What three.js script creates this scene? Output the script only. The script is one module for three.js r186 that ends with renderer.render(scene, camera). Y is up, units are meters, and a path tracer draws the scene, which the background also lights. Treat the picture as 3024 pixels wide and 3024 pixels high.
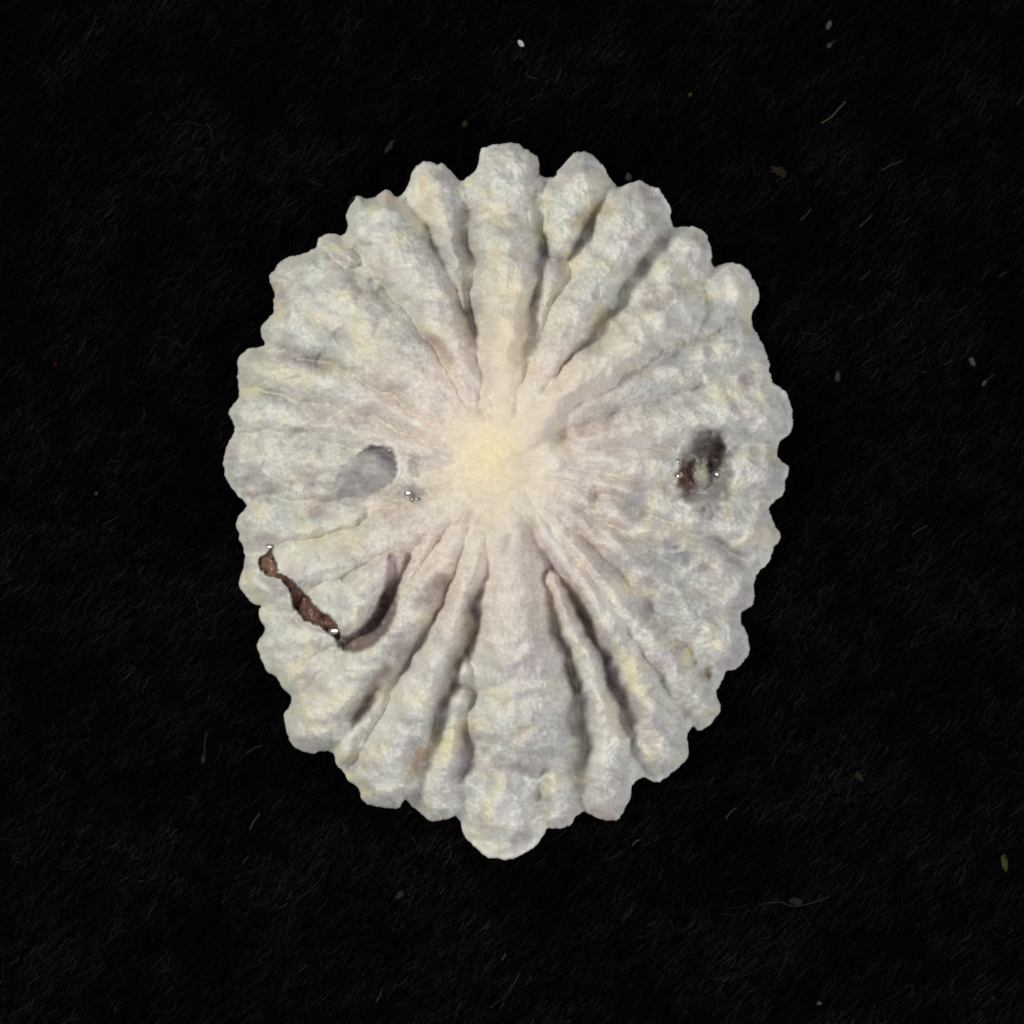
import * as THREE from 'three';
import { ImprovedNoise } from 'three/addons/math/ImprovedNoise.js';
import { mergeGeometries } from 'three/addons/utils/BufferGeometryUtils.js';

// ------------------------------------------------------------------ camera, light, exposure
// A shell about 17 mm wide and 21 mm long on black cloth, seen from straight above. Lengths below are
// written in hundredths of a millimetre (U), counted from the left and top edge of a 30.24 mm square of cloth.
const U = 1e-5, MID = 1512, CAM = 0.13;
const scene = new THREE.Scene();
scene.background = new THREE.Color(0x000000);
const camera = new THREE.PerspectiveCamera(2 * Math.atan(MID * U / CAM) * 180 / Math.PI, 1, 0.005, 5);
camera.position.set(0, CAM, 0);
camera.up.set(0, 0, -1);
camera.lookAt(0, 0, 0);
camera.focus = CAM - 0.0024; camera.userData.fStop = 72;
scene.add(camera);

const renderer = new THREE.WebGLRenderer({ antialias: true });
renderer.toneMapping = THREE.LinearToneMapping;
renderer.toneMappingExposure = 1.04;
renderer.shadowMap.enabled = true;

function lamp(name, x, y, z, size, color, intensity) {
  const l = new THREE.RectAreaLight(new THREE.Color().setRGB(...color), intensity, size, size);
  l.name = name; l.position.set(x, y, z); l.lookAt(0, 0.002, 0); scene.add(l);
  return l;
}
const KEY = [-0.15, 0.165, -0.05];
lamp('desk_lamp', ...KEY, 0.065, [1.0, 0.985, 0.895], 27);
lamp('right_fill', 0.21, 0.16, 0.06, 0.20, [0.97, 0.97, 1.0], 2.9);  // added soft fill from the right, no actual source there
lamp('back_fill', 0.02, 0.18, -0.26, 0.20, [0.98, 0.98, 1.0], 1.5);  // added fill from beyond the top edge, stands for no real lamp
lamp('front_fill', -0.02, 0.16, 0.26, 0.20, [0.97, 0.95, 1.0], 1.7);  // made-up fill from the near side, evens out the shell
lamp('overhead_fill', 0.06, 0.33, 0.0, 0.20, [0.98, 0.98, 1.0], 1.3);  // overhead fill panel, added to lift the flat areas

// ------------------------------------------------------------------ helpers
const perlin = new ImprovedNoise();
const N = (x, y, z = 0) => perlin.noise(x + 57.3, y + 91.7, z + 13.1);
const clamp = (v, a = 0, b = 1) => Math.min(b, Math.max(a, v));
const sstep = (a, b, v) => { const t = clamp((v - a) / (b - a)); return t * t * (3 - 2 * t); };
const mixc = (c, d, k) => { c[0] += (d[0] - c[0]) * k; c[1] += (d[1] - c[1]) * k; c[2] += (d[2] - c[2]) * k; };
let seed = 90210;
const rnd = () => { seed = (seed + 0x6D2B79F5) | 0; let t = Math.imul(seed ^ (seed >>> 15), 1 | seed); t = (t + Math.imul(t ^ (t >>> 7), 61 | t)) ^ t; return ((t ^ (t >>> 14)) >>> 0) / 4294967296; };
const range = (a, b) => a + (b - a) * rnd();
const names = {};
const numbered = (n) => { const k = names[n] = (names[n] ?? -1) + 1; return k ? `${n}_${String(k).padStart(3, '0')}` : n; };
function tag(o, label, category, group, kind) {
  o.userData.label = label;
  if (category) o.userData.category = category;
  if (group) o.userData.group = group;
  if (kind) o.userData.kind = kind;
  return o;
}
// a point of the scene from its place on the cloth square and its height, all in U
const place = (px, py, h = 0) => { const k = (CAM - h * U) / CAM * U; return new THREE.Vector3((px - MID) * k, h * U, (py - MID) * k); };

// ------------------------------------------------------------------ black cloth
{
  const n = 260, w = 0.30;
  const g = new THREE.PlaneGeometry(w, w, n, n); g.rotateX(-Math.PI / 2);
  const p = g.attributes.position;
  for (let i = 0; i < p.count; i++) {
    const x = p.getX(i), z = p.getZ(i);
    p.setY(i, -1.2e-4 + 6e-5 * N(x * 260, z * 260, 4) + 5e-5 * N(x * 700, z * 700, 9));
  }
  g.computeVertexNormals();
  const m = new THREE.MeshPhysicalMaterial({ color: new THREE.Color().setRGB(0.0010, 0.0010, 0.0013), roughness: 1, specularIntensity: 0 });
  const cloth = new THREE.Mesh(g, m); cloth.name = 'black_cloth'; cloth.receiveShadow = true;
  tag(cloth, 'black velvety cloth lying flat under the limpet shell', 'cloth', null, 'structure');
  scene.add(cloth);
}

// ------------------------------------------------------------------ the limpet shell: its edge
const APEX = [1462, 1372];
const EDGE = [[1412, 486], [1420, 443], [1438, 430], [1478, 424], [1521, 425], [1548, 438], [1581, 458], [1593, 483], [1594, 512], [1611, 522], [1640, 521], [1647, 505], [1677, 473], [1705, 448], [1743, 455], [1770, 476], [1793, 509], [1803, 532], [1819, 549], [1828, 554],
  [1852, 543], [1889, 532], [1919, 548], [1949, 561], [1965, 584], [1983, 617], [1980, 639], [1985, 662], [1993, 671], [2018, 670], [2051, 672], [2084, 689], [2092, 712], [2104, 752], [2101, 768], [2110, 786], [2131, 780], [2167, 778], [2197, 787], [2224, 818], [2237, 851], [2243, 884], [2229, 911], [2220, 934], [2221, 960], [2237, 994], [2250, 1017], [2267, 1050], [2272, 1100],
  [2287, 1130], [2316, 1156], [2335, 1193], [2340, 1232], [2339, 1269], [2323, 1289], [2300, 1310], [2293, 1338], [2303, 1358], [2326, 1385], [2321, 1424], [2315, 1454], [2278, 1491], [2277, 1517], [2290, 1554], [2303, 1580], [2299, 1598], [2280, 1630], [2267, 1663], [2237, 1689], [2228, 1712], [2229, 1759], [2220, 1787], [2194, 1808], [2187, 1832], [2202, 1861], [2211, 1895], [2210, 1928], [2190, 1961], [2147, 1987], [2131, 2014], [2116, 2050], [2126, 2080], [2124, 2107], [2091, 2143], [2064, 2160], [2050, 2147], [2035, 2156], [2031, 2176], [2032, 2226], [2014, 2258], [1978, 2288], [1948, 2311], [1925, 2305], [1898, 2298],
  [1865, 2321], [1863, 2350], [1852, 2380], [1832, 2410], [1812, 2423], [1775, 2420], [1746, 2407], [1723, 2398], [1703, 2407], [1689, 2430], [1666, 2443], [1636, 2445], [1616, 2443], [1605, 2470], [1578, 2500], [1529, 2530], [1495, 2538], [1456, 2536], [1423, 2520], [1386, 2487], [1366, 2457], [1360, 2427], [1343, 2412], [1334, 2414], [1303, 2424], [1273, 2425], [1250, 2407], [1224, 2384], [1200, 2364], [1188, 2372], [1174, 2387], [1124, 2384], [1085, 2377], [1068, 2357], [1058, 2328], [1028, 2301], [1015, 2275], [995, 2255], [985, 2228], [972, 2221], [942, 2220], [919, 2225], [889, 2215], [859, 2195], [848, 2159], [838, 2112], [853, 2089], [859, 2059],
  [833, 2030], [816, 1997], [793, 1985], [781, 1968], [763, 1927], [761, 1897], [779, 1868], [781, 1851], [764, 1818], [769, 1798], [772, 1788], [743, 1778], [713, 1742], [705, 1715], [715, 1685], [724, 1656], [722, 1629], [706, 1583], [700, 1543], [709, 1517], [725, 1492], [700, 1460], [673, 1424], [662, 1384], [662, 1351], [676, 1308], [693, 1268], [693, 1255], [678, 1222], [689, 1195], [705, 1175], [703, 1126], [700, 1089], [708, 1053], [736, 1031], [769, 1025], [781, 1013], [768, 982], [773, 960], [807, 923], [809, 890], [811, 860], [799, 834], [803, 804], [839, 764], [878, 753], [918, 738], [935, 728], [942, 708], [971, 690], [994, 691], [1008, 698], [1024, 682], [1028, 662], [1021, 632],
  [1041, 599], [1052, 577], [1074, 584], [1104, 581], [1143, 561], [1168, 578], [1188, 572], [1210, 536], [1217, 509], [1240, 484], [1266, 478], [1289, 486], [1306, 481], [1322, 496], [1338, 513], [1358, 532], [1380, 523], [1399, 509]];
const NS = 2000, NR = 330;             // vertices round the edge, and from the apex out
const ring = (() => {                  // the edge, evenly spaced, rounded at its corners and a little frayed
  const c = new THREE.CatmullRomCurve3(EDGE.map(([x, y]) => new THREE.Vector3(x, y, 0)), true, 'catmullrom', 0.5);
  c.arcLengthDivisions = 4000;
  return c.getSpacedPoints(NS).slice(0, NS).map((p) => {
    const f = 5 * N(p.x / 42, p.y / 42, 2) + 4 * N(p.x / 21, p.y / 21, 3) + 3 * N(p.x / 9, p.y / 9, 5), d = Math.hypot(p.x - APEX[0], p.y - APEX[1]);
    return [p.x + f * (p.x - APEX[0]) / d, p.y + f * (p.y - APEX[1]) / d];
  });
})();
const NB = 720, smoothR = (() => {     // distance apex to edge by direction, lobes ironed out
  const raw = new Float64Array(NB).fill(0), out = new Float64Array(NB);
  for (const [x, y] of ring) { const k = Math.floor((Math.atan2(y - APEX[1], x - APEX[0]) / Math.PI / 2 + 1) * NB) % NB; raw[k] = Math.max(raw[k], Math.hypot(x - APEX[0], y - APEX[1])); }
  for (let k = 0; k < NB; k++) if (!raw[k]) raw[k] = raw[(k + NB - 1) % NB];
  for (let k = 0; k < NB; k++) { let s = 0, w = 0; for (let j = -44; j <= 44; j++) { const a = Math.exp(-j * j / 500); s += a * raw[(k + j + NB) % NB]; w += a; } out[k] = s / w; }
  return (x, y) => { const a = (Math.atan2(y - APEX[1], x - APEX[0]) / Math.PI / 2 + 1) * NB, i = Math.floor(a), f = a - i; return out[i % NB] * (1 - f) + out[(i + 1) % NB] * f; };
})();

// ------------------------------------------------------------------ ribs: [half width at the inner end, at the outer end, height, offset, points from the apex outwards]
const RIBS = [
  [56, 90, 84, 20, [1478, 1240], [1484, 1050], [1492, 900], [1497, 780], [1497, 715]],
  [88, 98, 62, -30, [1495, 780], [1492, 640], [1503, 500]],
  [46, 52, 44, -22, [1560, 1060], [1605, 920], [1632, 800]],
  [48, 78, 66, -12, [1655, 720], [1688, 620], [1712, 520]],
  [52, 84, 78, 8, [1560, 1180], [1640, 1030], [1712, 910], [1788, 780], [1868, 630]],
  [54, 66, 58, -16, [1900, 880], [1960, 820], [2040, 745]],
  [56, 86, 96, 18, [1560, 1270], [1660, 1160], [1790, 1060], [1900, 975], [1990, 900]],
  [56, 80, 52, -22, [2080, 960], [2130, 910], [2175, 850]],
  [62, 84, 58, -14, [1690, 1210], [1880, 1130], [2080, 1060], [2205, 1025]],
  [52, 74, 60, 0, [1720, 1300], [1920, 1260], [2120, 1225], [2260, 1222]],
  [46, 66, 58, 0, [1620, 1350], [1800, 1365], [2010, 1390], [2260, 1400]],
  [44, 68, 60, 0, [1620, 1395], [1800, 1435], [2000, 1500], [2220, 1575]],
  [42, 60, 60, -2, [1640, 1440], [1800, 1510], [1990, 1610], [2175, 1735]],
  [42, 68, 61, 2, [1600, 1460], [1740, 1555], [1900, 1690], [2050, 1815], [2150, 1915]],
  [40, 60, 60, 0, [1590, 1490], [1720, 1640], [1850, 1800], [1980, 1960], [2080, 2080]],
  [24, 72, 64, 4, [1535, 1470], [1655, 1635], [1775, 1800], [1880, 2005], [1962, 2215]],
  [26, 66, 66, -2, [1632, 1715], [1700, 1870], [1760, 2020], [1795, 2200], [1798, 2370]],
  [62, 140, 92, 24, [1510, 1560], [1512, 1720], [1512, 1880], [1530, 2020], [1535, 2140]],
  [122, 112, 60, -30, [1500, 2240], [1480, 2410]],
  [50, 50, 46, -26, [1630, 2280], [1648, 2400]],
  [34, 40, 40, -14, [1368, 1965], [1366, 2000]],
  [34, 46, 46, -10, [1360, 2040], [1340, 2120]],
  [46, 62, 56, -14, [1335, 2190], [1310, 2270], [1292, 2380]],
  [38, 84, 84, 10, [1408, 1600], [1370, 1760], [1310, 1920], [1235, 2080], [1165, 2220], [1125, 2320]],
  [38, 46, 48, -22, [1120, 2060], [1060, 2160], [1010, 2230]],
  [44, 94, 78, 6, [1350, 1590], [1270, 1710], [1150, 1900], [1030, 2010], [935, 2130]],
  [34, 32, 61, 2, [1262, 1588], [1215, 1690], [1190, 1790], [1150, 1860]],
  [60, 66, 44, -16, [1000, 1960], [900, 1990], [830, 1960]],
  [56, 66, 50, -12, [960, 1880], [880, 1890], [800, 1890]],
  [36, 94, 76, 14, [1165, 1640], [1110, 1700], [1050, 1762], [985, 1802]],
  [48, 62, 44, -14, [850, 1770], [780, 1720], [735, 1700]],
  [52, 90, 74, 10, [1330, 1505], [1180, 1580], [1040, 1630], [900, 1680], [850, 1690]],
  [50, 64, 52, -4, [1010, 1540], [880, 1560], [745, 1555]],
  [54, 80, 58, 2, [1320, 1410], [1150, 1400], [950, 1370], [730, 1355]],
  [44, 56, 56, 0, [1320, 1360], [1100, 1285], [900, 1240], [725, 1218]],
  [46, 70, 61, 2, [1340, 1310], [1170, 1215], [1000, 1150], [850, 1105], [755, 1090]],
  [70, 165, 92, 12, [1370, 1250], [1240, 1130], [1110, 1010], [990, 930], [905, 905]],
  [36, 34, 48, -24, [1040, 770], [985, 722]],
  [48, 108, 82, 4, [1390, 1160], [1330, 1000], [1250, 850], [1165, 730], [1105, 660]],
  [22, 66, 48, -16, [1372, 900], [1345, 780], [1312, 660], [1280, 545]],
];
const ribs = RIBS.map(([w0, w1, a, off, ...pts]) => {
  const seg = []; let L = 0;
  for (let i = 1; i < pts.length; i++) { const [ax, ay] = pts[i - 1], [bx, by] = pts[i], l = Math.hypot(bx - ax, by - ay); seg.push([ax, ay, (bx - ax) / l, (by - ay) / l, l, L]); L += l; }
  const xs = pts.map((p) => p[0]), ys = pts.map((p) => p[1]), m = Math.max(w0, w1) * 2.4;
  return { w0, w1, a, off, seg, L, box: [Math.min(...xs) - m, Math.min(...ys) - m, Math.max(...xs) + m, Math.max(...ys) + m] };
});
function onLine(seg, x, y) {           // [distance, distance along]
  let best = 1e9, at = 0;
  for (const [ax, ay, ux, uy, l, L] of seg) {
    const s = clamp((x - ax) * ux + (y - ay) * uy, 0, l), d = (x - ax - s * ux) ** 2 + (y - ay - s * uy) ** 2;
    if (d < best) { best = d; at = L + s; }
  }
  return [Math.sqrt(best), at];
}
// grooves cut sharper than the ribs leave them: [half width, depth, brown pigment with painted-in shade 0..1, points]
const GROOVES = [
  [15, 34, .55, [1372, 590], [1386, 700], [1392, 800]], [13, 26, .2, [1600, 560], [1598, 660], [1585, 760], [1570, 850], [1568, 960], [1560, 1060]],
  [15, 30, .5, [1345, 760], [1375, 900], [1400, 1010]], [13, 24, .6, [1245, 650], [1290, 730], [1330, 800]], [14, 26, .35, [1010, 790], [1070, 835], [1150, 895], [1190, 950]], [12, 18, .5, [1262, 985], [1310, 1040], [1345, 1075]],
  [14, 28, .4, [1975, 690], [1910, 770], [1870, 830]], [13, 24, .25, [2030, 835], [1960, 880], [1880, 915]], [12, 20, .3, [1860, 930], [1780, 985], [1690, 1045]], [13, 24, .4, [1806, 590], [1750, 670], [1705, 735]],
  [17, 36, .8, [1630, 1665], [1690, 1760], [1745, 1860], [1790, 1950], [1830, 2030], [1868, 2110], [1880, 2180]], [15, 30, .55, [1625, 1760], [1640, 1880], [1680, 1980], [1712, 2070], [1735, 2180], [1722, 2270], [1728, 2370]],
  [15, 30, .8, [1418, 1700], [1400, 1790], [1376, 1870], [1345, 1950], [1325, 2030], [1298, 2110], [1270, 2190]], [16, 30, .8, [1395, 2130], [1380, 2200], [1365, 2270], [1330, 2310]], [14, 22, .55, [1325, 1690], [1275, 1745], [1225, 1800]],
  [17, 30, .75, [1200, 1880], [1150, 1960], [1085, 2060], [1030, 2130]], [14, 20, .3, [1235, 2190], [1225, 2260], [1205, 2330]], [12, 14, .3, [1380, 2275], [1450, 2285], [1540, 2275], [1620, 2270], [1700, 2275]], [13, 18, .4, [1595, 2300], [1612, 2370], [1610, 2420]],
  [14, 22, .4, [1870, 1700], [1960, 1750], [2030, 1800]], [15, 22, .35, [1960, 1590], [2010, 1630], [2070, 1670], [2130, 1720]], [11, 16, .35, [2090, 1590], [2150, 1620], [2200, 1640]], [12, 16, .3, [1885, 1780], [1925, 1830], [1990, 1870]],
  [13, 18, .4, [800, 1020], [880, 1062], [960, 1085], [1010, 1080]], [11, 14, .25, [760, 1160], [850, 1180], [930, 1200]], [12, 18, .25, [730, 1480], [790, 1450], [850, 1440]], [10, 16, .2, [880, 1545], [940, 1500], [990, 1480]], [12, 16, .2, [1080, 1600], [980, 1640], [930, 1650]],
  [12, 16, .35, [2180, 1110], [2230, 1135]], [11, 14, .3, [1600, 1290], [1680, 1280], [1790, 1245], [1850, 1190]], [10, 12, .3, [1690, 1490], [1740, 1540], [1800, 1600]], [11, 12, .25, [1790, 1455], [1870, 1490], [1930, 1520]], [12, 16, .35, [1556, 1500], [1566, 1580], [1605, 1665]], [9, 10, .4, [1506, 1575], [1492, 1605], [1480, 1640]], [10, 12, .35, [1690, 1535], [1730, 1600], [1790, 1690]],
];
const grooves = GROOVES.map(([w, dep, stainShade, ...pts]) => {
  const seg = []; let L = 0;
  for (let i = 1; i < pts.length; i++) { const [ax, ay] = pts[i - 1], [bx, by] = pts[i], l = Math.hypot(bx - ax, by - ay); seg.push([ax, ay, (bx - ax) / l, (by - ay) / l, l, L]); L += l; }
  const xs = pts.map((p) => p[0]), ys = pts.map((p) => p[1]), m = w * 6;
  return { w: w * 1.75, dep: dep * .75, stainShade, seg, L, box: [Math.min(...xs) - m, Math.min(...ys) - m, Math.max(...xs) + m, Math.max(...ys) + m] };
});
// single pits, and knobs where the depth is negative: [x, y, half width, half height, depth]
const PITS = [[1606, 728, 20, 38, 34], [1702, 730, 22, 34, 36], [1640, 690, 24, 22, -14], [1632, 800, 30, 34, -20], [1010, 990, 22, 30, 15], [880, 1275, 28, 11, 16], [2090, 1990, 16, 22, 20], [2035, 1962, 24, 14, 22], [1990, 1905, 30, 16, 18], [1757, 1475, 15, 32, 16], [1225, 1375, 18, 32, 13], [1212, 1460, 36, 22, 14], [1665, 1300, 26, 18, 16], [1050, 650, 20, 30, -14], [1012, 738, 34, 30, -16], [1062, 745, 24, 30, 14],
  [1965, 795, 46, 34, -16], [1920, 850, 34, 28, -18], [2050, 725, 30, 30, -12], [2018, 925, 40, 46, 16], [2200, 1105, 40, 16, 16], [2100, 1100, 46, 26, 14], [2030, 1080, 40, 26, 14], [2160, 945, 16, 14, 14], [2190, 870, 26, 30, -16], [2225, 890, 12, 40, -12], [1995, 1612, 30, 18, 20], [2030, 1650, 32, 20, 22], [2085, 1690, 36, 22, 18], [2105, 1600, 34, 14, 16], [2170, 1645, 40, 16, 16], [2060, 1625, 60, 12, -14], [1350, 2065, 30, 40, -22], [1368, 1980, 30, 28, -26], [1330, 2150, 34, 34, -16],
  [1325, 2230, 36, 40, -16], [1500, 2130, 50, 40, -14], [1620, 2120, 40, 50, 18], [1440, 2200, 40, 26, 14], [1560, 2210, 50, 30, -12], [1530, 2330, 40, 26, 16], [1460, 2410, 40, 70, -12], [1905, 2060, 40, 30, -14], [1890, 1985, 30, 40, -16], [1960, 2090, 40, 34, -12], [1780, 2120, 34, 40, -14], [1790, 2260, 36, 40, -14], [2140, 1935, 40, 34, -16], [1640, 1372, 30, 22, -12], [1800, 1350, 50, 26, -10], [1890, 1325, 40, 22, -10], [1850, 1450, 40, 30, -10], [905, 2100, 50, 50, -14], [1150, 1275, 60, 30, 8], [950, 1440, 50, 16, 14], [1290, 600, 30, 36, -12], [1255, 545, 30, 26, 10], [1545, 560, 40, 30, -12], [1470, 540, 40, 40, -10], [1720, 520, 36, 30, -12]];
// strings of pits that bound the crack and the chipped recess: [x, y, radius]
const CRACK = [[800, 1628, 7], [794, 1645, 15], [789, 1662, 27], [800, 1684, 22], [815, 1697, 9], [834, 1705, 9], [856, 1724, 14], [872, 1745, 16], [890, 1780, 26], [912, 1808, 27], [936, 1824, 23], [962, 1836, 20], [980, 1853, 20], [996, 1872, 13]];
const CHIP = [[1000, 1882, 12], [1020, 1902, 20], [1050, 1898, 29], [1084, 1880, 33], [1116, 1848, 33], [1140, 1806, 30], [1151, 1758, 25], [1158, 1712, 20], [1160, 1674, 17], [1155, 1644, 12]];
function chain(list, x, y) {           // > 0 inside
  let best = -1e9;
  for (let i = 1; i < list.length; i++) {
    const [ax, ay, ar] = list[i - 1], [bx, by, br] = list[i], vx = bx - ax, vy = by - ay, s = clamp(((x - ax) * vx + (y - ay) * vy) / (vx * vx + vy * vy));
    best = Math.max(best, ar + (br - ar) * s - Math.hypot(x - ax - s * vx, y - ay - s * vy));
  }
  return best;
}
// patches of the shell's own colour: [x, y, half length, half width, turn in degrees, colour, strength]
const YEL = [.74, .67, .40], CRM = [.76, .69, .52], GRY = [.40, .41, .43], LIL = [.47, .41, .44], BRN = [.30, .21, .14], ORA = [.55, .37, .20], PAL = [.78, .77, .71], GRN = [.60, .62, .44];
const PATCHES = [
  [1320, 2205, 40, 28, 60, YEL, .8], [1350, 2170, 30, 30, 0, YEL, .5], [1868, 1985, 70, 28, 62, YEL, .75], [1900, 2060, 50, 22, 60, CRM, .7], [2212, 925, 75, 20, 85, YEL, .55], [2110, 1120, 40, 25, 0, GRN, .6], [2140, 1160, 55, 30, 0, YEL, .45], [770, 1085, 50, 50, 0, GRN, .55], [720, 1150, 18, 40, 90, YEL, .6],
  [1265, 610, 70, 45, 70, CRM, .7], [1255, 520, 25, 45, 0, [.72, .55, .42], .4], [2045, 850, 60, 22, 50, YEL, .6], [2050, 920, 60, 34, 60, PAL, .6], [1715, 660, 60, 25, -40, YEL, .6], [1625, 860, 30, 30, 0, YEL, .4], [1745, 560, 60, 40, 20, CRM, .4],
  [1395, 1790, 60, 20, 105, BRN, .75], [1265, 1740, 45, 20, 125, BRN, .5], [1085, 2062, 75, 26, 130, BRN, .55], [1238, 2240, 70, 16, 112, ORA, .7], [1292, 1015, 55, 16, 48, ORA, .55], [1722, 640, 45, 20, -40, BRN, .5], [1545, 1000, 70, 28, 95, [.50, .40, .24], .5], [1500, 900, 190, 60, 90, [.74, .645, .47], .75], [1500, 1120, 120, 40, 90, [.74, .64, .48], .6], [1790, 1060, 130, 50, -40, CRM, .4], [1180, 880, 120, 40, 55, [.66, .66, .60], .4], [1600, 1220, 80, 40, -40, [.72, .62, .48], .5], [1060, 1000, 120, 60, 40, CRM, .45],
  [1640, 1660, 50, 26, 65, LIL, .75], [1805, 1985, 60, 16, 65, [.20, .14, .17], .8], [1740, 2085, 60, 26, 60, LIL, .6], [1700, 2140, 80, 40, 90, GRY, .5], [1580, 1970, 90, 60, 0, [.50, .46, .48], .6], [1450, 1960, 60, 50, 0, [.55, .55, .52], .4], [1910, 2140, 60, 40, 60, LIL, .5], [1380, 2040, 30, 14, 60, ORA, .4], [1545, 2330, 50, 30, 60, GRY, .5],
  [1365, 1980, 28, 26, 0, PAL, .8], [1352, 2060, 26, 40, 0, PAL, .7], [1790, 1790, 60, 34, 60, PAL, .6], [1640, 1600, 60, 18, 55, PAL, .6], [1760, 2200, 80, 24, 80, PAL, .6], [1430, 1700, 60, 16, 115, PAL, .5], [1230, 1250, 16, 12, 0, PAL, .9],
  [1640, 1370, 34, 20, 80, PAL, .7], [1650, 1300, 12, 40, 0, YEL, .6], [1680, 1295, 24, 16, 30, LIL, .6], [1990, 1630, 45, 24, 35, GRY, .75], [2075, 1680, 60, 30, 40, GRY, .75], [2060, 1630, 80, 16, 38, CRM, .6], [2090, 1585, 30, 16, 20, LIL, .6], [2170, 1640, 50, 20, 20, LIL, .6], [1930, 1790, 60, 26, 35, GRY, .6], [1995, 1900, 45, 20, 40, BRN, .4], [2025, 1935, 30, 10, 120, YEL, .7], [2085, 1990, 16, 20, 0, BRN, .6],
  [1880, 1480, 36, 26, 0, GRY, .55], [1755, 1475, 16, 36, 0, BRN, .45], [1800, 1350, 70, 40, 20, PAL, .5], [1900, 1320, 50, 24, 0, PAL, .5], [1850, 1200, 80, 50, 0, GRY, .35], [2030, 1080, 80, 34, 15, GRY, .55], [2100, 1020, 70, 30, 0, GRY, .35], [2160, 945, 16, 12, 0, BRN, .5], [2210, 1120, 50, 14, 20, LIL, .7], [2170, 850, 50, 40, 0, PAL, .5],
  [1225, 1375, 18, 32, 0, [.30, .27, .29], .75], [1212, 1460, 40, 24, 10, [.34, .33, .33], .75], [1290, 1355, 40, 24, 20, LIL, .6], [1300, 1180, 40, 18, 110, LIL, .5], [1400, 1170, 60, 30, 60, LIL, .35], [1175, 1110, 60, 34, 60, GRY, .35], [1010, 990, 22, 32, 25, GRY, .65], [880, 1275, 28, 9, -30, [.28, .27, .26], .7], [1100, 1220, 90, 22, -35, LIL, .3], [960, 1210, 80, 22, -30, LIL, .3],
  [830, 1060, 40, 14, 15, LIL, .6], [900, 1075, 50, 14, 10, LIL, .5], [870, 1000, 60, 44, 40, GRY, .3], [1155, 580, 50, 14, 30, [.72, .60, .40], .6], [1075, 610, 36, 40, 0, [.52, .58, .48], .55], [970, 705, 22, 18, 0, GRY, .4], [1000, 725, 20, 26, 40, YEL, .5], [990, 1440, 70, 26, -20, [.46, .40, .36], .5], [790, 1460, 60, 30, 80, GRY, .35],
  [960, 1600, 90, 50, -20, CRM, .45], [1130, 1650, 120, 18, -32, [.52, .45, .40], .5], [1000, 1780, 60, 50, 0, [.63, .64, .57], .4], [880, 1870, 70, 30, -10, [.62, .65, .55], .5], [1190, 1860, 34, 20, -30, LIL, .6], [820, 1990, 50, 16, 45, YEL, .4], [760, 1760, 40, 16, 50, YEL, .5], [1180, 2060, 110, 50, 120, PAL, .4], [960, 2060, 120, 60, 130, CRM, .35], [1050, 2310, 60, 16, 40, YEL, .6],
  [1810, 2130, 40, 30, 80, CRM, .6], [1770, 2400, 40, 12, 20, [.66, .45, .36], .6], [1420, 2480, 60, 20, 40, CRM, .7], [1480, 2400, 30, 70, 0, PAL, .4], [1560, 480, 40, 20, 40, LIL, .6], [1490, 450, 40, 16, 10, LIL, .35],
].map(([x, y, l, w, a, c, k]) => ({ x, y, l, w, co: Math.cos(a * Math.PI / 180), si: Math.sin(a * Math.PI / 180), c, k, m: Math.max(l, w) * 2.4 }));

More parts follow.
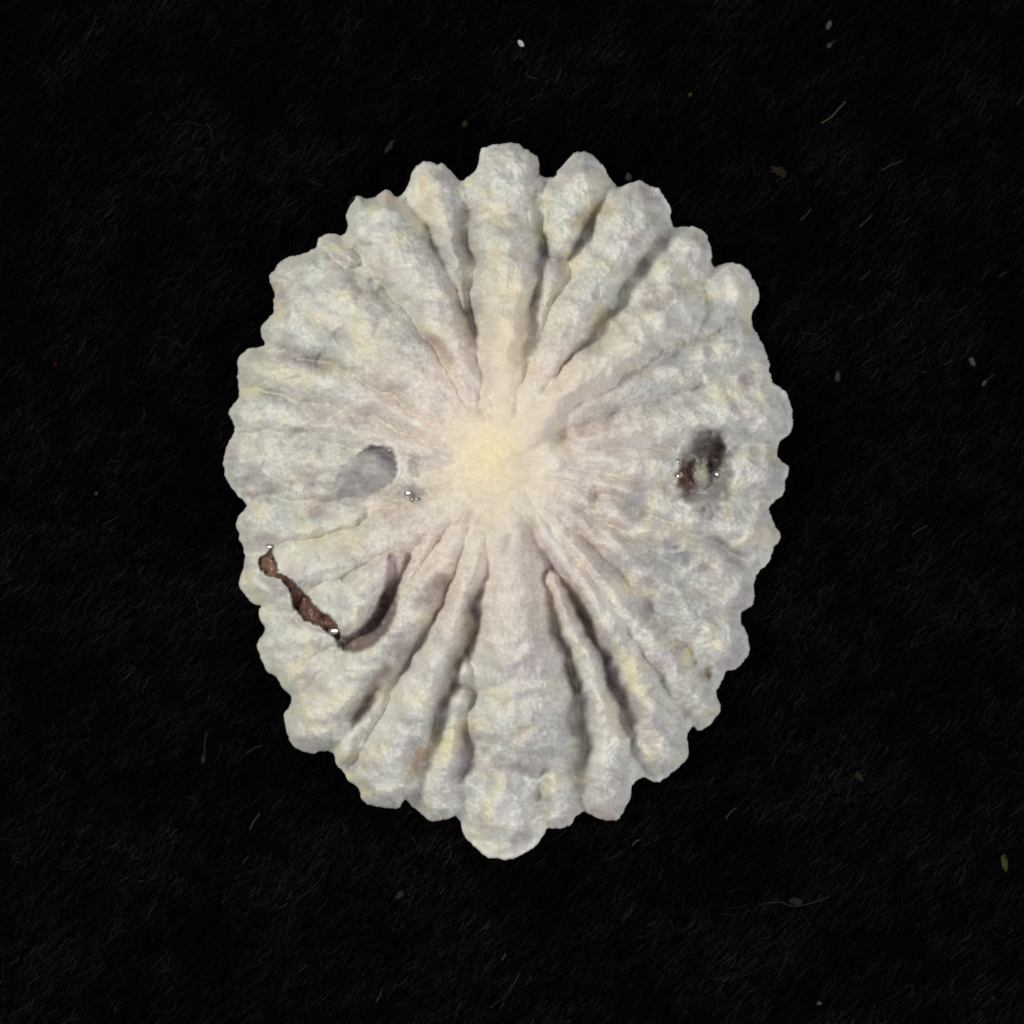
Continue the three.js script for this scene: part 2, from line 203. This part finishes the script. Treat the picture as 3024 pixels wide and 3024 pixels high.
// ------------------------------------------------------------------ height, colour and part of every point of the outer surface
const APEX_PART = 100, SCAR = 101, HOLE = 102, CRACK_PART = 103, CHIP_PART = 104;
const ringDist = (() => {              // distance to the edge, looked up in a coarse grid of edge points
  const cell = 60, grid = new Map();
  ring.forEach(([x, y]) => { const k = Math.floor(x / cell) * 1000 + Math.floor(y / cell); if (!grid.has(k)) grid.set(k, []); grid.get(k).push([x, y]); });
  return (x, y) => {
    let best = 3600; const i = Math.floor(x / cell), j = Math.floor(y / cell);
    for (let a = -1; a <= 1; a++) for (let b = -1; b <= 1; b++) for (const p of grid.get((i + a) * 1000 + j + b) ?? []) { const d = (p[0] - x) ** 2 + (p[1] - y) ** 2; if (d < best) best = d; }
    return Math.sqrt(best);
  };
})();
function surface(x0, y0, col) {
  const dx = x0 - APEX[0], dy = y0 - APEX[1], r = Math.hypot(dx, dy), R = smoothR(x0, y0), t = r / R, th = Math.atan2(dy, dx);
  // wandering of the ribs
  const x = x0 + 13 * N(x0 / 85, y0 / 85, 1) + 6 * N(x0 / 32, y0 / 32, 2), y = y0 + 13 * N(x0 / 85, y0 / 85, 7) + 6 * N(x0 / 32, y0 / 32, 8);
  const ramp = 0.02 + 0.98 * sstep(0.03, 0.5, t);
  let top = -1e9, second = -1e9, owner = -1;
  for (let i = 0; i < ribs.length; i++) {
    const b = ribs[i]; if (x < b.box[0] || x > b.box[2] || y < b.box[1] || y > b.box[3]) continue;
    const [d, s] = onLine(b.seg, x, y), bead = sstep(.25, .6, t), w = (b.w0 + (b.w1 - b.w0) * (b.L ? s / b.L : 0)) * (1 + .26 * bead * N(x0 / 90 + i * 3.7, y0 / 90, 70)), q = d / w;   // ribs swell and shrink along their length
    const v = (b.off + b.a * (1 + bead * (.28 * N(x0 / 78 + i * 5.3, y0 / 78, 71) + .10 * N(x0 / 34 + i * 5.3, y0 / 34, 72))) - b.a * (b.a < 62 ? 1.6 * q * q / (1 + .6 * q * q) : Math.pow(q, 2.2))) * ramp;
    if (v > top) { second = top; top = v; owner = i; } else if (v > second) second = v;
  }
  const floor = -34 * ramp;
  if (floor > top) { second = top; top = floor; } else if (floor > second) second = floor;
  const k = 12, hh = clamp(0.5 + 0.5 * (top - second) / k); // valleys a little rounded
  let relief = second * (1 - hh) + top * hh + k * hh * (1 - hh) * .8;
  if (owner < 0 || top === floor) {     // nearest rib owns the furrow floor
    let bd = 1e9; for (let i = 0; i < ribs.length; i++) { const b = ribs[i]; if (x < b.box[0] - 60 || x > b.box[2] + 60 || y < b.box[1] - 60 || y > b.box[3] + 60) continue; const d = onLine(b.seg, x, y)[0] / b.w1; if (d < bd) { bd = d; owner = i; } }
  }
  const base = 64 + 400 * Math.pow(clamp(1 - t), 0.92) - 16 * Math.exp(-t * t * 90);
  // lumps, pits, growth steps and fine radial lines
  const n1 = N(x0 / 95, y0 / 95, 11), n2 = N(x0 / 44, y0 / 44, 12), n3 = N(x0 / 21, y0 / 21, 13), n4 = N(x0 / 10.5, y0 / 10.5, 14);
  const ct = Math.cos(th), st = Math.sin(th), grow = N(t * 15 + 0.6 * n1, ct * 5, 15 + st * 5), line = N(ct * 15, st * 15, 16 + t * 3.2), line2 = N(ct * 38, st * 38, 17 + t * 6);
  let h = base + relief * 1.04 + (14 * n1 + 8.5 * n2 * (.55 + .75 * sstep(.5, .9, t)) + 3.6 * n3 * (.5 + .7 * sstep(.45, .85, t)) + 2.5 * n4 * (.5 + .7 * sstep(.3, .8, t)) + 1.1 * N(x0 / 5.5, y0 / 5.5, 18)) * (0.45 + 0.55 * ramp) + 13 * grow * ramp + (4.5 * line * sstep(.07, .3, t) + 1.5 * line2 * sstep(.22, .42, t)) * sstep(-.35, .35, n1 + .6 * n2);
  h -= 13 * clamp(N(x0 / 52, y0 / 52, 31) + .3 * n1 - .02, 0, .5) * sstep(.1, .3, t);   // shallow worn hollows
  // colour of the shell itself
  col[0] = .64; col[1] = .64; col[2] = .585;
  mixc(col, [.47, .49, .475], .75 * sstep(-.05, .5, N(x0 / 130, y0 / 130, 21) + .35 * n3));
  mixc(col, [.50, .43, .44], .6 * sstep(.0, .5, N(x0 / 90, y0 / 90, 22) + .3 * N(x0 / 24, y0 / 24, 23)));
  mixc(col, [.72, .655, .48], .6 * sstep(.12, .55, N(x0 / 80, y0 / 80, 24) + .3 * N(x0 / 34, y0 / 34, 25)));
  mixc(col, [.72, .71, .65], .6 * sstep(.1, .6, N(x0 / 44, y0 / 44, 26) + .2 * n3));
  mixc(col, [.42, .39, .38], .5 * sstep(.08, .6, N(x0 / 40, y0 / 40, 27) + .25 * n3 + .12 * sstep(1500, 2100, x0)));
  mixc(col, [.66, .565, .47], .6 * Math.exp(-Math.pow(t / .40, 2)));
  mixc(col, [.68, .58, .52], .6 * Math.exp(-Math.pow((t - .34) / .2, 2)) * (.6 + .8 * clamp(.5 + n1)));
  const ax = (x0 - 1455) / 104, ay = (y0 - 1350) / 128, apexK = Math.exp(-Math.pow(ax * ax + ay * ay, .75)) * (1 + .35 * n2 + .3 * n1 + .3 * line * sstep(.1, .2, t));
  mixc(col, [.83, .70, .43], .84 * clamp(apexK));
  { const s0 = 1 + (.06 + .12 * sstep(.12, .35, t)) * n4 + .10 * N(x0 / 5.5, y0 / 5.5, 28) + .10 * n3; col[0] *= s0; col[1] *= s0; col[2] *= s0 * (1 + .05 * n4); }  // fine grain
  for (const p of PATCHES) {
    const ux = x0 - p.x, uy = y0 - p.y; if (Math.abs(ux) > p.m || Math.abs(uy) > p.m) continue; // within reach
    const a = (ux * p.co + uy * p.si) / p.l, b = (uy * p.co - ux * p.si) / p.w, q = Math.sqrt(a * a + b * b) + .7 * n3 + .75 * n2 + .45 * n4;
    mixc(col, p.c, p.k * .85 * (1 - sstep(.1, 1.7, q)));
  }
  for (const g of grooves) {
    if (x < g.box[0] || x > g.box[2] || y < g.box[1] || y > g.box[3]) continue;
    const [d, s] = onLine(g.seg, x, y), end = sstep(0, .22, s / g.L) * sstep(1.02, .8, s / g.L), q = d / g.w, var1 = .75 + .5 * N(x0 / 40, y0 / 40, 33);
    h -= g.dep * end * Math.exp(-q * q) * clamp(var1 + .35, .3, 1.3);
    mixc(col, N(x0 / 120, y0 / 120, 34) > 0 ? [.25, .18, .135] : [.26, .20, .215], Math.min(1, g.stainShade * 1.0) * end * clamp(var1 + .15, 0, 1) * Math.exp(-Math.pow(q / .9, 2)) * .9);  // groove pigment, darkened further to paint in groove shade
  }
  for (const [px, py, rx, ry, dep] of PITS) {
    const a = (x0 - px) / rx, b = (y0 - py) / ry; if (a * a + b * b > 6) continue;
    const q = Math.sqrt(a * a + b * b) + .16 * n2 + .1 * n3;
    h -= dep * (1 - sstep(.25, 1.35, q));
  }
  let part = owner;
  if (Math.hypot(dx + 6, (dy + 6) * .92) + 34 * n1 + 16 * n2 < 128) part = APEX_PART;
  // grey worn scar left of the apex
  {
    const ux = x0 - 1090, uy = y0 - 1394, co = Math.cos(-.62), si = Math.sin(-.62), a = (ux * co + uy * si) / (ux * co + uy * si > 0 ? 88 : 122), b = (uy * co - ux * si) / 66, q = Math.sqrt(a * a + b * b) + .12 * n3 + .06 * n2 + .06 * n4, soft = .30 - .23 * sstep(-.7, .35, a);
    const m = 1 - sstep(1 - soft, 1 + soft, q);
    h -= 17 * m * (0.75 + .35 * a);
    h += 7 * Math.exp(-Math.pow((q - 1.12) / .1, 2)) * (a > 0 ? 1 : .2);
    mixc(col, [.335, .32, .325], .84 * m * (1 + .45 * n2 + .3 * n3)); h += 4 * m * n3; mixc(col, [.16, .145, .18], .75 * m * sstep(.25, .8, a) * sstep(.2, .6, Math.abs(q)));
    mixc(col, [.74, .74, .72], .6 * Math.exp(-Math.pow((q - 1.12) / .09, 2)) * (a > .1 ? 1 : 0));
    if (m > .5) part = SCAR;
  }
  // dark bore hole on the right
  {
    const ux = x0 - 2086, uy = y0 - 1392, a = ux / 80, b = uy / 128, q = Math.sqrt(a * a + b * b) + .12 * n2 + .10 * n3, m = 1 - sstep(.72, 1.12, q), inner = 1 - sstep(.3, .8, Math.hypot((x0 - 2068) / 84, (y0 - 1392) / 76) + .14 * n3);
    h -= 40 * m + 34 * inner;
    h += inner * (11 * N(x0 / 15, y0 / 15, 41) + 6 * N(x0 / 7, y0 / 7, 42));
    mixc(col, [.25, .22, .21], .8 * m * (1 - .5 * sstep(30, 110, uy)) * (1 + .3 * n3)); mixc(col, [.11, .085, .08], .75 * (1 - sstep(.45, 1.15, Math.hypot((x0 - 2098) / 66, (y0 - 1330) / 60) + .3 * n3 + .2 * n2)));
    mixc(col, [.10, .04, .02], .95 * (1 - sstep(.55, 1.15, Math.hypot((x0 - 2030) / 38, (y0 - 1412) / 58) + .4 * n3)));
    mixc(col, [.035, .02, .02], .92 * (1 - sstep(.5, 1.1, Math.hypot((x0 - 2110) / 30, (y0 - 1374) / 50) + .4 * n3)));
    const ridge = 1 - sstep(.4, 1.1, Math.hypot((x0 - 2066) / 30, (y0 - 1402) / 38) + .3 * n3);
    h += 30 * ridge; mixc(col, [.50, .45, .38], .85 * ridge);
    mixc(col, [.52, .55, .26], .8 * (1 - sstep(.4, 1.1, Math.hypot((x0 - 2078) / 11, (y0 - 1392) / 36) + .3 * n3)));
    if (m > .5) part = HOLE;
  }
  // reddish brown crack and the chipped recess at the lower left
  if (x0 > 740 && x0 < 1230 && y0 > 1590 && y0 < 1960) {
    const jit = 4.5 * N(x0 / 14, y0 / 14, 51) + 3 * N(x0 / 6, y0 / 6, 52);
    const c1 = chain(CRACK, x0, y0) + jit, c2 = chain(CHIP, x0, y0) + jit * .8;
    if (c2 > -12) {
      const m = sstep(-9, 9, c2), low = sstep(1700, 1830, y0);
      h -= 27 * sstep(-4, 14, c2) - 5 * N(x0 / 12, y0 / 12, 53) * m;
      mixc(col, [.40 - .22 * low, .31 - .18 * low, .31 - .185 * low], .9 * m);
      mixc(col, [.12, .055, .035], .8 * m * (1 - sstep(.5, 1.2, Math.hypot((x0 - 1132) / 18, (y0 - 1772) / 30) + .4 * n3)));
      mixc(col, [.42, .36, .33], .6 * m * sstep(.1, .4, N(x0 / 20, y0 / 20, 54)) * (.3 + .7 * low));
      if (c2 > 0) part = CHIP_PART;
    }
    if (c1 > -12) {
      const m = sstep(-3, 4, c1), up = sstep(1715, 1680, y0), rough = N(x0 / 13, y0 / 13, 55);
      h -= 34 * sstep(-4, 12, c1) - (9 * rough + 5 * N(x0 / 6, y0 / 6, 56)) * m;
      mixc(col, [.115 + .10 * up, .045 + .055 * up, .028 + .02 * up], .96 * m);
      mixc(col, [.26, .14, .10], .7 * m * sstep(.02, .4, rough) * sstep(2, 14, c1));
      mixc(col, [.025, .012, .010], .75 * m * sstep(.0, .35, N(x0 / 30, y0 / 30, 57) + .2 - c1 / 60));
      if (c1 > 0) part = CRACK_PART;
    }
  }
  // rounded margin
  if (t > .72) {
    const e = ringDist(x0, y0), E = 44 + 14 * n1, q = clamp(e / E), f = Math.sqrt(1 - (1 - q) * (1 - q));
    h = 16 + (Math.max(h, 22) - 16) * f;
    mixc(col, [.74, .73, .69], .45 * (1 - sstep(4, 16, e)) * (.5 + .5 * sstep(-.3, .3, n3)));
  }
  return [Math.max(h, 10), part];
}

// ------------------------------------------------------------------ mesh of the shell, cut into its parts
const shell = new THREE.Group(); shell.name = 'limpet_shell';
tag(shell, 'ribbed greyish white limpet shell with cream apex lying on black cloth', 'seashell');
scene.add(shell);
{
  const count = 1 + NS * NR + 2 * NS, pos = new Float32Array(count * 3), colr = new Float32Array(count * 3), part = new Int16Array(count), c = [0, 0, 0];
  const put = (i, x, y, h) => { const p = place(x, y, h); pos[3 * i] = p.x; pos[3 * i + 1] = p.y; pos[3 * i + 2] = p.z; colr[3 * i] = clamp(c[0], .01, .9); colr[3 * i + 1] = clamp(c[1], .01, .9); colr[3 * i + 2] = clamp(c[2], .01, .9); };
  let s = surface(APEX[0], APEX[1], c); put(0, APEX[0], APEX[1], s[0]); part[0] = s[1];
  for (let j = 1; j <= NR; j++) {
    const f = Math.pow(j / NR, .86);
    for (let i = 0; i < NS; i++) {
      const x = APEX[0] + (ring[i][0] - APEX[0]) * f, y = APEX[1] + (ring[i][1] - APEX[1]) * f, at = 1 + (j - 1) * NS + i;
      s = surface(x, y, c); put(at, x, y, s[0]); part[at] = s[1];
      if (j === NR) {                  // margin: down to the cloth, then under the shell
        put(1 + NR * NS + i, x, y, -6); part[1 + NR * NS + i] = s[1];
        put(1 + (NR + 1) * NS + i, APEX[0] + (x - APEX[0]) * .93, APEX[1] + (y - APEX[1]) * .93, 6); part[1 + (NR + 1) * NS + i] = s[1];
      }
    }
  }
  const tri = [];
  for (let i = 0; i < NS; i++) tri.push([0, 1 + (i + 1) % NS, 1 + i]);
  for (let j = 1; j < NR + 2; j++) for (let i = 0; i < NS; i++) {
    const a = 1 + (j - 1) * NS + i, b = 1 + (j - 1) * NS + (i + 1) % NS, d = a + NS, e = b + NS;
    tri.push([a, b, d], [b, e, d]);
  }
  const whole = new THREE.BufferGeometry();
  whole.setAttribute('position', new THREE.BufferAttribute(pos, 3));
  const idx = new Uint32Array(tri.length * 3); tri.forEach((t, i) => { idx[3 * i] = t[0]; idx[3 * i + 1] = t[1]; idx[3 * i + 2] = t[2]; });
  whole.setIndex(new THREE.BufferAttribute(idx, 1)); whole.computeVertexNormals();
  const nor = whole.attributes.normal.array;
  const by = new Map();
  for (const t of tri) { const [p, q, r] = [part[t[0]], part[t[1]], part[t[2]]], o = q === r ? q : p; if (!by.has(o)) by.set(o, []); by.get(o).push(t); }
  const chalk = new THREE.MeshPhysicalMaterial({ vertexColors: true, roughness: .92, specularIntensity: .22, side: THREE.DoubleSide });
  const worn = new THREE.MeshPhysicalMaterial({ vertexColors: true, roughness: .5, specularIntensity: .7, side: THREE.DoubleSide });
  const wet = new THREE.MeshPhysicalMaterial({ vertexColors: true, roughness: .42, clearcoat: .7, clearcoatRoughness: .16, side: THREE.DoubleSide });
  const special = {
    [APEX_PART]: ['apex', chalk, 'smooth worn cream yellow apex'], [SCAR]: ['scar', worn, 'smooth grey oval scar left of the apex'], [HOLE]: ['bore_hole', wet, 'dark brown glistening hole near the right edge'],
    [CRACK_PART]: ['crack', wet, 'reddish brown wet crack near the lower left edge'], [CHIP_PART]: ['chipped_recess', worn, 'purplish brown crescent recess beside the crack'],
  };
  const made = {};
  for (const key of [...by.keys()].sort((a, b) => a - b)) {
    const list = by.get(key), map = new Map(), P = [], Nn = [], C = [], I = [];
    for (const t of list) for (const v of t) {
      let k = map.get(v);
      if (k === undefined) { k = map.size; map.set(v, k); for (let q = 0; q < 3; q++) { P.push(pos[3 * v + q]); Nn.push(nor[3 * v + q]); C.push(colr[3 * v + q]); } }
      I.push(k);
    }
    const g = new THREE.BufferGeometry();
    g.setAttribute('position', new THREE.Float32BufferAttribute(P, 3)); g.setAttribute('normal', new THREE.Float32BufferAttribute(Nn, 3)); g.setAttribute('color', new THREE.Float32BufferAttribute(C, 3)); g.setIndex(I);
    const [name, mat, label] = special[key] ?? ['rib', chalk, null];
    const m = new THREE.Mesh(g, mat); m.name = numbered(name); m.castShadow = m.receiveShadow = true;
    if (label) m.userData.label = label;
    shell.add(m); made[key] = m;
  }
  // inner face of the shell, towards the cloth
  const ni = 180, nj = 24, ip = [], ii = [];
  for (let j = 0; j <= nj; j++) for (let i = 0; i < ni; i++) {
    const f = .93 * (1 - j / nj), [x, y] = [APEX[0] + (ring[Math.floor(i * NS / ni)][0] - APEX[0]) * f, APEX[1] + (ring[Math.floor(i * NS / ni)][1] - APEX[1]) * f], p = place(x, y, 6 + 330 * Math.pow(1 - f / .93, .9));
    ip.push(p.x, p.y, p.z);
  }
  for (let j = 0; j < nj; j++) for (let i = 0; i < ni; i++) { const a = j * ni + i, b = j * ni + (i + 1) % ni; ii.push(a, b, a + ni, b, b + ni, a + ni); }
  const ig = new THREE.BufferGeometry(); ig.setAttribute('position', new THREE.Float32BufferAttribute(ip, 3)); ig.setIndex(ii); ig.computeVertexNormals();
  const inner = new THREE.Mesh(ig, new THREE.MeshPhysicalMaterial({ color: new THREE.Color().setRGB(.55, .53, .47), roughness: .35, side: THREE.DoubleSide }));
  inner.name = 'inner_face'; shell.add(inner);

  // added beads shaped for the glints: little smooth lenses tilted to the lamp
  const bead = new THREE.SphereGeometry(1, 24, 16);
  const toLamp = new THREE.Vector3(...KEY).normalize().add(new THREE.Vector3(0, 1, 0)).normalize();
  const glass = new THREE.MeshPhysicalMaterial({ color: new THREE.Color().setRGB(.20, .19, .18), roughness: .12, clearcoat: 1, clearcoatRoughness: .06, ior: 1.7 });
  const BEADS = [[CRACK_PART, 801, 1612, 15, 8, 92], [CRACK_PART, 985, 1862, 20, 11, 42], [HOLE, 2003, 1363, 11, 9, 60], [HOLE, 2005, 1403, 12, 9, 70], [HOLE, 2121, 1398, 12, 9, 70], [SCAR, 1206, 1453, 14, 10, 60], [SCAR, 1238, 1474, 11, 5, 120], [SCAR, 1216, 1476, 8, 5, 20]];
  for (const [key, x, y, l, w, a] of BEADS) {
    const [h] = surface(x, y, c), m = new THREE.Mesh(bead, glass);
    m.name = numbered('glint_bead');
    m.position.copy(place(x, y, h + 3));
    const turn = a * Math.PI / 180, along = new THREE.Vector3(Math.cos(turn), 0, Math.sin(turn)), up = toLamp.clone();
    along.addScaledVector(up, -along.dot(up)).normalize();
    const across = new THREE.Vector3().crossVectors(up, along);
    m.quaternion.setFromRotationMatrix(new THREE.Matrix4().makeBasis(along, up, across));
    m.scale.set(l * 1.05 * U, 2.6 * U, w * 1.1 * U);
    made[key].add(m);
  }
}

// ------------------------------------------------------------------ pile of the cloth
function hair(len, rad, bend, sides = 3, rows = 5) {
  const pts = []; for (let i = 0; i <= rows; i++) { const t = i / rows - .5; pts.push(new THREE.Vector3(t * len, bend * len * (.25 - t * t) * .6, bend * len * (.25 - t * t) + .03 * len * Math.sin(t * 9))); }
  return new THREE.TubeGeometry(new THREE.CatmullRomCurve3(pts), rows * 2, rad, sides, false);
}
{
  const fluff = new THREE.MeshPhysicalMaterial({ color: 0xffffff, roughness: .95, specularIntensity: .06 });
  const inShell = (x, y) => Math.hypot(x - APEX[0], y - APEX[1]) < smoothR(x, y) * .9;
  const tint = new THREE.Color(), q = new THREE.Quaternion(), e = new THREE.Euler(), m4 = new THREE.Matrix4(), sc = new THREE.Vector3();
  const kinds = [[0.00042, 0.0000085, .10], [0.0003, 0.000009, -.18], [0.0006, 0.0000075, .06], [0.00026, 0.0000095, .3]];
  kinds.forEach(([len, rad, bend], k) => {
    const n = 42000, im = new THREE.InstancedMesh(hair(len, rad, bend), fluff, n);
    im.name = numbered('velvet_pile');
    tag(im, ['long gently curved dark fibres of the black cloth', 'short fibres of the black cloth bent to one side', 'longest nearly straight fibres of the black cloth', 'short strongly curled fibres of the black cloth'][k], 'cloth fibres', null, 'stuff');
    let i = 0;
    while (i < n) {
      const x = range(-500, 3524), y = range(-500, 3524);
      if (inShell(x, y)) continue;
      const dens = .55 * N(x / 260, y / 260, 61) + .45 * N(x / 80, y / 80, 62) + .00006 * (y - 1500);
      if (rnd() > .62 + .8 * dens) continue;
      e.set(range(-.3, .3), .85 + range(-.7, .7) * (rnd() < .8 ? .5 : 2), range(-.12, .45)); q.setFromEuler(e);
      const s = range(.5, 1.3); sc.set(s, range(.7, 1.25), s);
      m4.compose(place(x, y, range(-10, 14)), q, sc); im.setMatrixAt(i, m4);
      const b = .0009 + (.0095 * Math.pow(rnd(), 1.6) + .022 * Math.pow(rnd(), 14)) * (.35 + 1.3 * sstep(-.35, .6, dens)), hue = rnd();
      tint.setRGB(b * (hue < .3 ? 1.15 : .92), b * (hue < .3 ? 1.05 : .94), b * (hue < .3 ? .75 : 1.3)); im.setColorAt(i, tint);
      i++;
    }
    scene.add(im);
  });
}

// ------------------------------------------------------------------ loose lint on the cloth
function fleck(px, py, l, w, turn, color, label) {
  const g = new THREE.IcosahedronGeometry(1, 3), p = g.attributes.position, o = range(0, 50), v = new THREE.Vector3();
  for (let i = 0; i < p.count; i++) { v.fromBufferAttribute(p, i); const f = 1 + .8 * N(v.x * 1.4 + o, v.y * 1.4, v.z * 1.4) + .55 * N(v.x * 3.4 + o, v.y * 3.4, v.z * 3.4); p.setXYZ(i, v.x * f, v.y * f, v.z * f); }
  g.computeVertexNormals(); g.scale(l * .85 * U, Math.min(l, w) * .5 * U, w * .8 * U); g.rotateY(-turn * Math.PI / 180);
  const m = new THREE.Mesh(g, new THREE.MeshPhysicalMaterial({ specularIntensity: .1, color: new THREE.Color().setRGB(...color.map((v) => v * (v > .4 ? .95 : .31))), roughness: .9 }));
  m.name = numbered('lint_fleck'); m.position.copy(place(px, py, 12)); m.castShadow = m.receiveShadow = true;
  tag(m, label, 'lint'); scene.add(m);
}
function strand(pts, rad, color, label) {
  const c = new THREE.CatmullRomCurve3(pts.map(([x, y, h]) => place(x, y, h ?? 14)));
  const m = new THREE.Mesh(new THREE.TubeGeometry(c, 28, rad * .85 * U, 6, false), new THREE.MeshPhysicalMaterial({ color: new THREE.Color().setRGB(...color.map((v) => v * .28)), roughness: .9, specularIntensity: .1 }));
  m.name = numbered('loose_fibre'); m.castShadow = m.receiveShadow = true;
  tag(m, label, 'fibre'); scene.add(m);
}
fleck(1538, 128, 12, 8, 60, [.46, .44, .41], 'brightest cream lint fleck on the cloth straight above the shell');
fleck(2448, 75, 14, 9, -60, [.20, .15, .15], 'pinkish lint fleck near the top edge at the upper right');
fleck(2449, 134, 9, 7, -40, [.12, .12, .10], 'small grey lint fleck just under the pinkish fleck');
fleck(2872, 1070, 13, 8, 60, [.13, .15, .10], 'greenish three-pointed lint fleck near the right edge');
fleck(2907, 1132, 10, 6, -60, [.17, .15, .12], 'tan lint fleck with a thin tail below the greenish fleck');
fleck(2474, 1113, 17, 8, 100, [.095, .095, .085], 'greyish white lint fleck right of the shell by the upper right lobes');
fleck(2967, 2548, 25, 9, 80, [.13, .13, .05], 'tall yellow green lint fleck at the lower right edge');
fleck(2538, 2293, 18, 9, 55, [.05, .047, .025], 'dim olive lint fleck below and right of the shell');
fleck(2420, 2962, 8, 7, 0, [.16, .16, .18], 'tiny pale blue grey speck near the bottom edge');
fleck(1856, 522, 9, 11, 20, [.085, .105, .11], 'teal grey lint fleck touching the notch at the upper right lobes');
fleck(164, 1076, 5, 9, 0, [.09, .008, .008], 'tiny dark red speck near the left edge');
fleck(1150, 432, 19, 8, -60, [.07, .058, .046], 'tan flake of lint above the upper left lobes');
fleck(2300, 506, 27, 12, 25, [.042, .034, .018], 'brownish lint patch beyond the upper right lobes');
fleck(284, 1457, 6, 5, -40, [.11, .11, .10], 'tiny pale speck alone on the cloth left of the shell');
fleck(2038, 279, 8, 5, -40, [.12, .11, .035], 'small yellow lint fleck above and right of the tallest rib');
fleck(1372, 366, 10, 8, -50, [.06, .055, .028], 'dull olive speck close above the upper left ribs');
fleck(2350, 2662, 20, 13, 20, [.045, .045, .045], 'soft grey tuft of lint in a wisp at the lower right');
fleck(1180, 2644, 16, 9, -40, [.055, .057, .062], 'grey tuft of lint below the lowest left lobes');
fleck(600, 2242, 6, 12, 0, [.07, .068, .06], 'pale end speck under the upright fibre at the lower left');
strand([[2426, 364], [2456, 344, 20], [2476, 322, 24], [2497, 300]], 2.4, [.17, .17, .11], 'pale slanting fibre at the upper right, longest of the loose fibres');
strand([[2912, 1126], [2922, 1116, 18], [2937, 1104]], 1.6, [.10, .09, .07], 'thin tail fibre leaving the tan fleck near the right edge');
strand([[2450, 132], [2458, 126], [2470, 120]], 2, [.08, .08, .08], 'short fibre leaving the small grey fleck at the upper right');
strand([[2362, 650], [2376, 640, 18], [2395, 618]], 2, [.11, .11, .10], 'short pale fibre above the rightmost upper lobe');
strand([[2538, 670], [2555, 655, 18], [2577, 634]], 2.2, [.09, .09, .10], 'short grey fibre right of the upper right lobes');
strand([[2602, 504], [2630, 488, 18], [2662, 476]], 2.6, [.06, .055, .065], 'lilac grey fibre far out at the upper right');
strand([[604, 2232], [604, 2205, 18], [610, 2160]], 3, [.05, .045, .022], 'upright yellowish fibre left of the lower left lobes');
strand([[738, 2450], [750, 2425, 20], [767, 2402]], 2.4, [.13, .11, .10], 'pale slanting fibre below the lower left lobes');
strand([[728, 2226], [750, 2210, 18], [774, 2202]], 1.8, [.08, .075, .07], 'faint fibre just outside the lower left lobe');
strand([[1110, 2958], [1122, 2940, 20], [1128, 2924]], 2, [.11, .11, .11], 'hooked grey fibre near the bottom edge');
strand([[1482, 2836], [1488, 2826, 18], [1494, 2818]], 2.4, [.13, .13, .12], 'small bright fibre under the lowest lobe');
strand([[1505, 2920], [1520, 2900, 18], [1532, 2876]], 2, [.09, .09, .085], 'slanting fibre near the bottom edge under the lowest lobe');
strand([[2143, 2418], [2156, 2400, 20], [2176, 2384]], 2, [.11, .11, .11], 'bright slanting fibre below and right of the shell');
strand([[1868, 2498], [1876, 2486, 18], [1890, 2480]], 2.6, [.11, .11, .095], 'curled pale fibre just under the lower right lobes');
strand([[2240, 2672], [2300, 2664, 16], [2345, 2676, 16], [2400, 2666, 16], [2450, 2648]], 2.6, [.05, .05, .05], 'long grey wisp of fibre at the lower right');
strand([[2694, 1580], [2712, 1566, 16], [2738, 1552]], 2, [.075, .075, .07], 'faint slanting fibre right of the shell at its middle height');
strand([[1584, 232], [1562, 226, 16], [1556, 216]], 1.8, [.06, .065, .065], 'short dim fibre below the brightest fleck');
strand([[1640, 246], [1650, 225, 18], [1656, 202]], 2, [.06, .062, .066], 'dim upright fibre above the second lobe from the top');
strand([[1058, 576, 26], [1044, 584, 26], [1030, 600, 22]], 1.6, [.14, .12, .04], 'yellow fibre sticking out from the upper left lobe');
strand([[300, 1552], [330, 1536, 16], [345, 1526]], 1.6, [.055, .055, .055], 'dim fibre crossing another on the cloth left of the shell');
strand([[500, 2474], [512, 2458, 18], [524, 2448]], 1.8, [.08, .08, .085], 'thin grey fibre far down at the lower left');
strand([[716, 2552], [724, 2540, 18], [735, 2528]], 2.2, [.08, .075, .07], 'short tan fibre down at the lower left');
strand([[2538, 668 + 160], [2550, 818, 16], [2572, 800]], 1.8, [.06, .06, .06], 'dim short fibre right of the rightmost upper lobe');
strand([[2950, 818], [2962, 808, 16], [2972, 804]], 2.2, [.065, .065, .065], 'short grey fibre at the right edge of the cloth');

renderer.render(scene, camera);
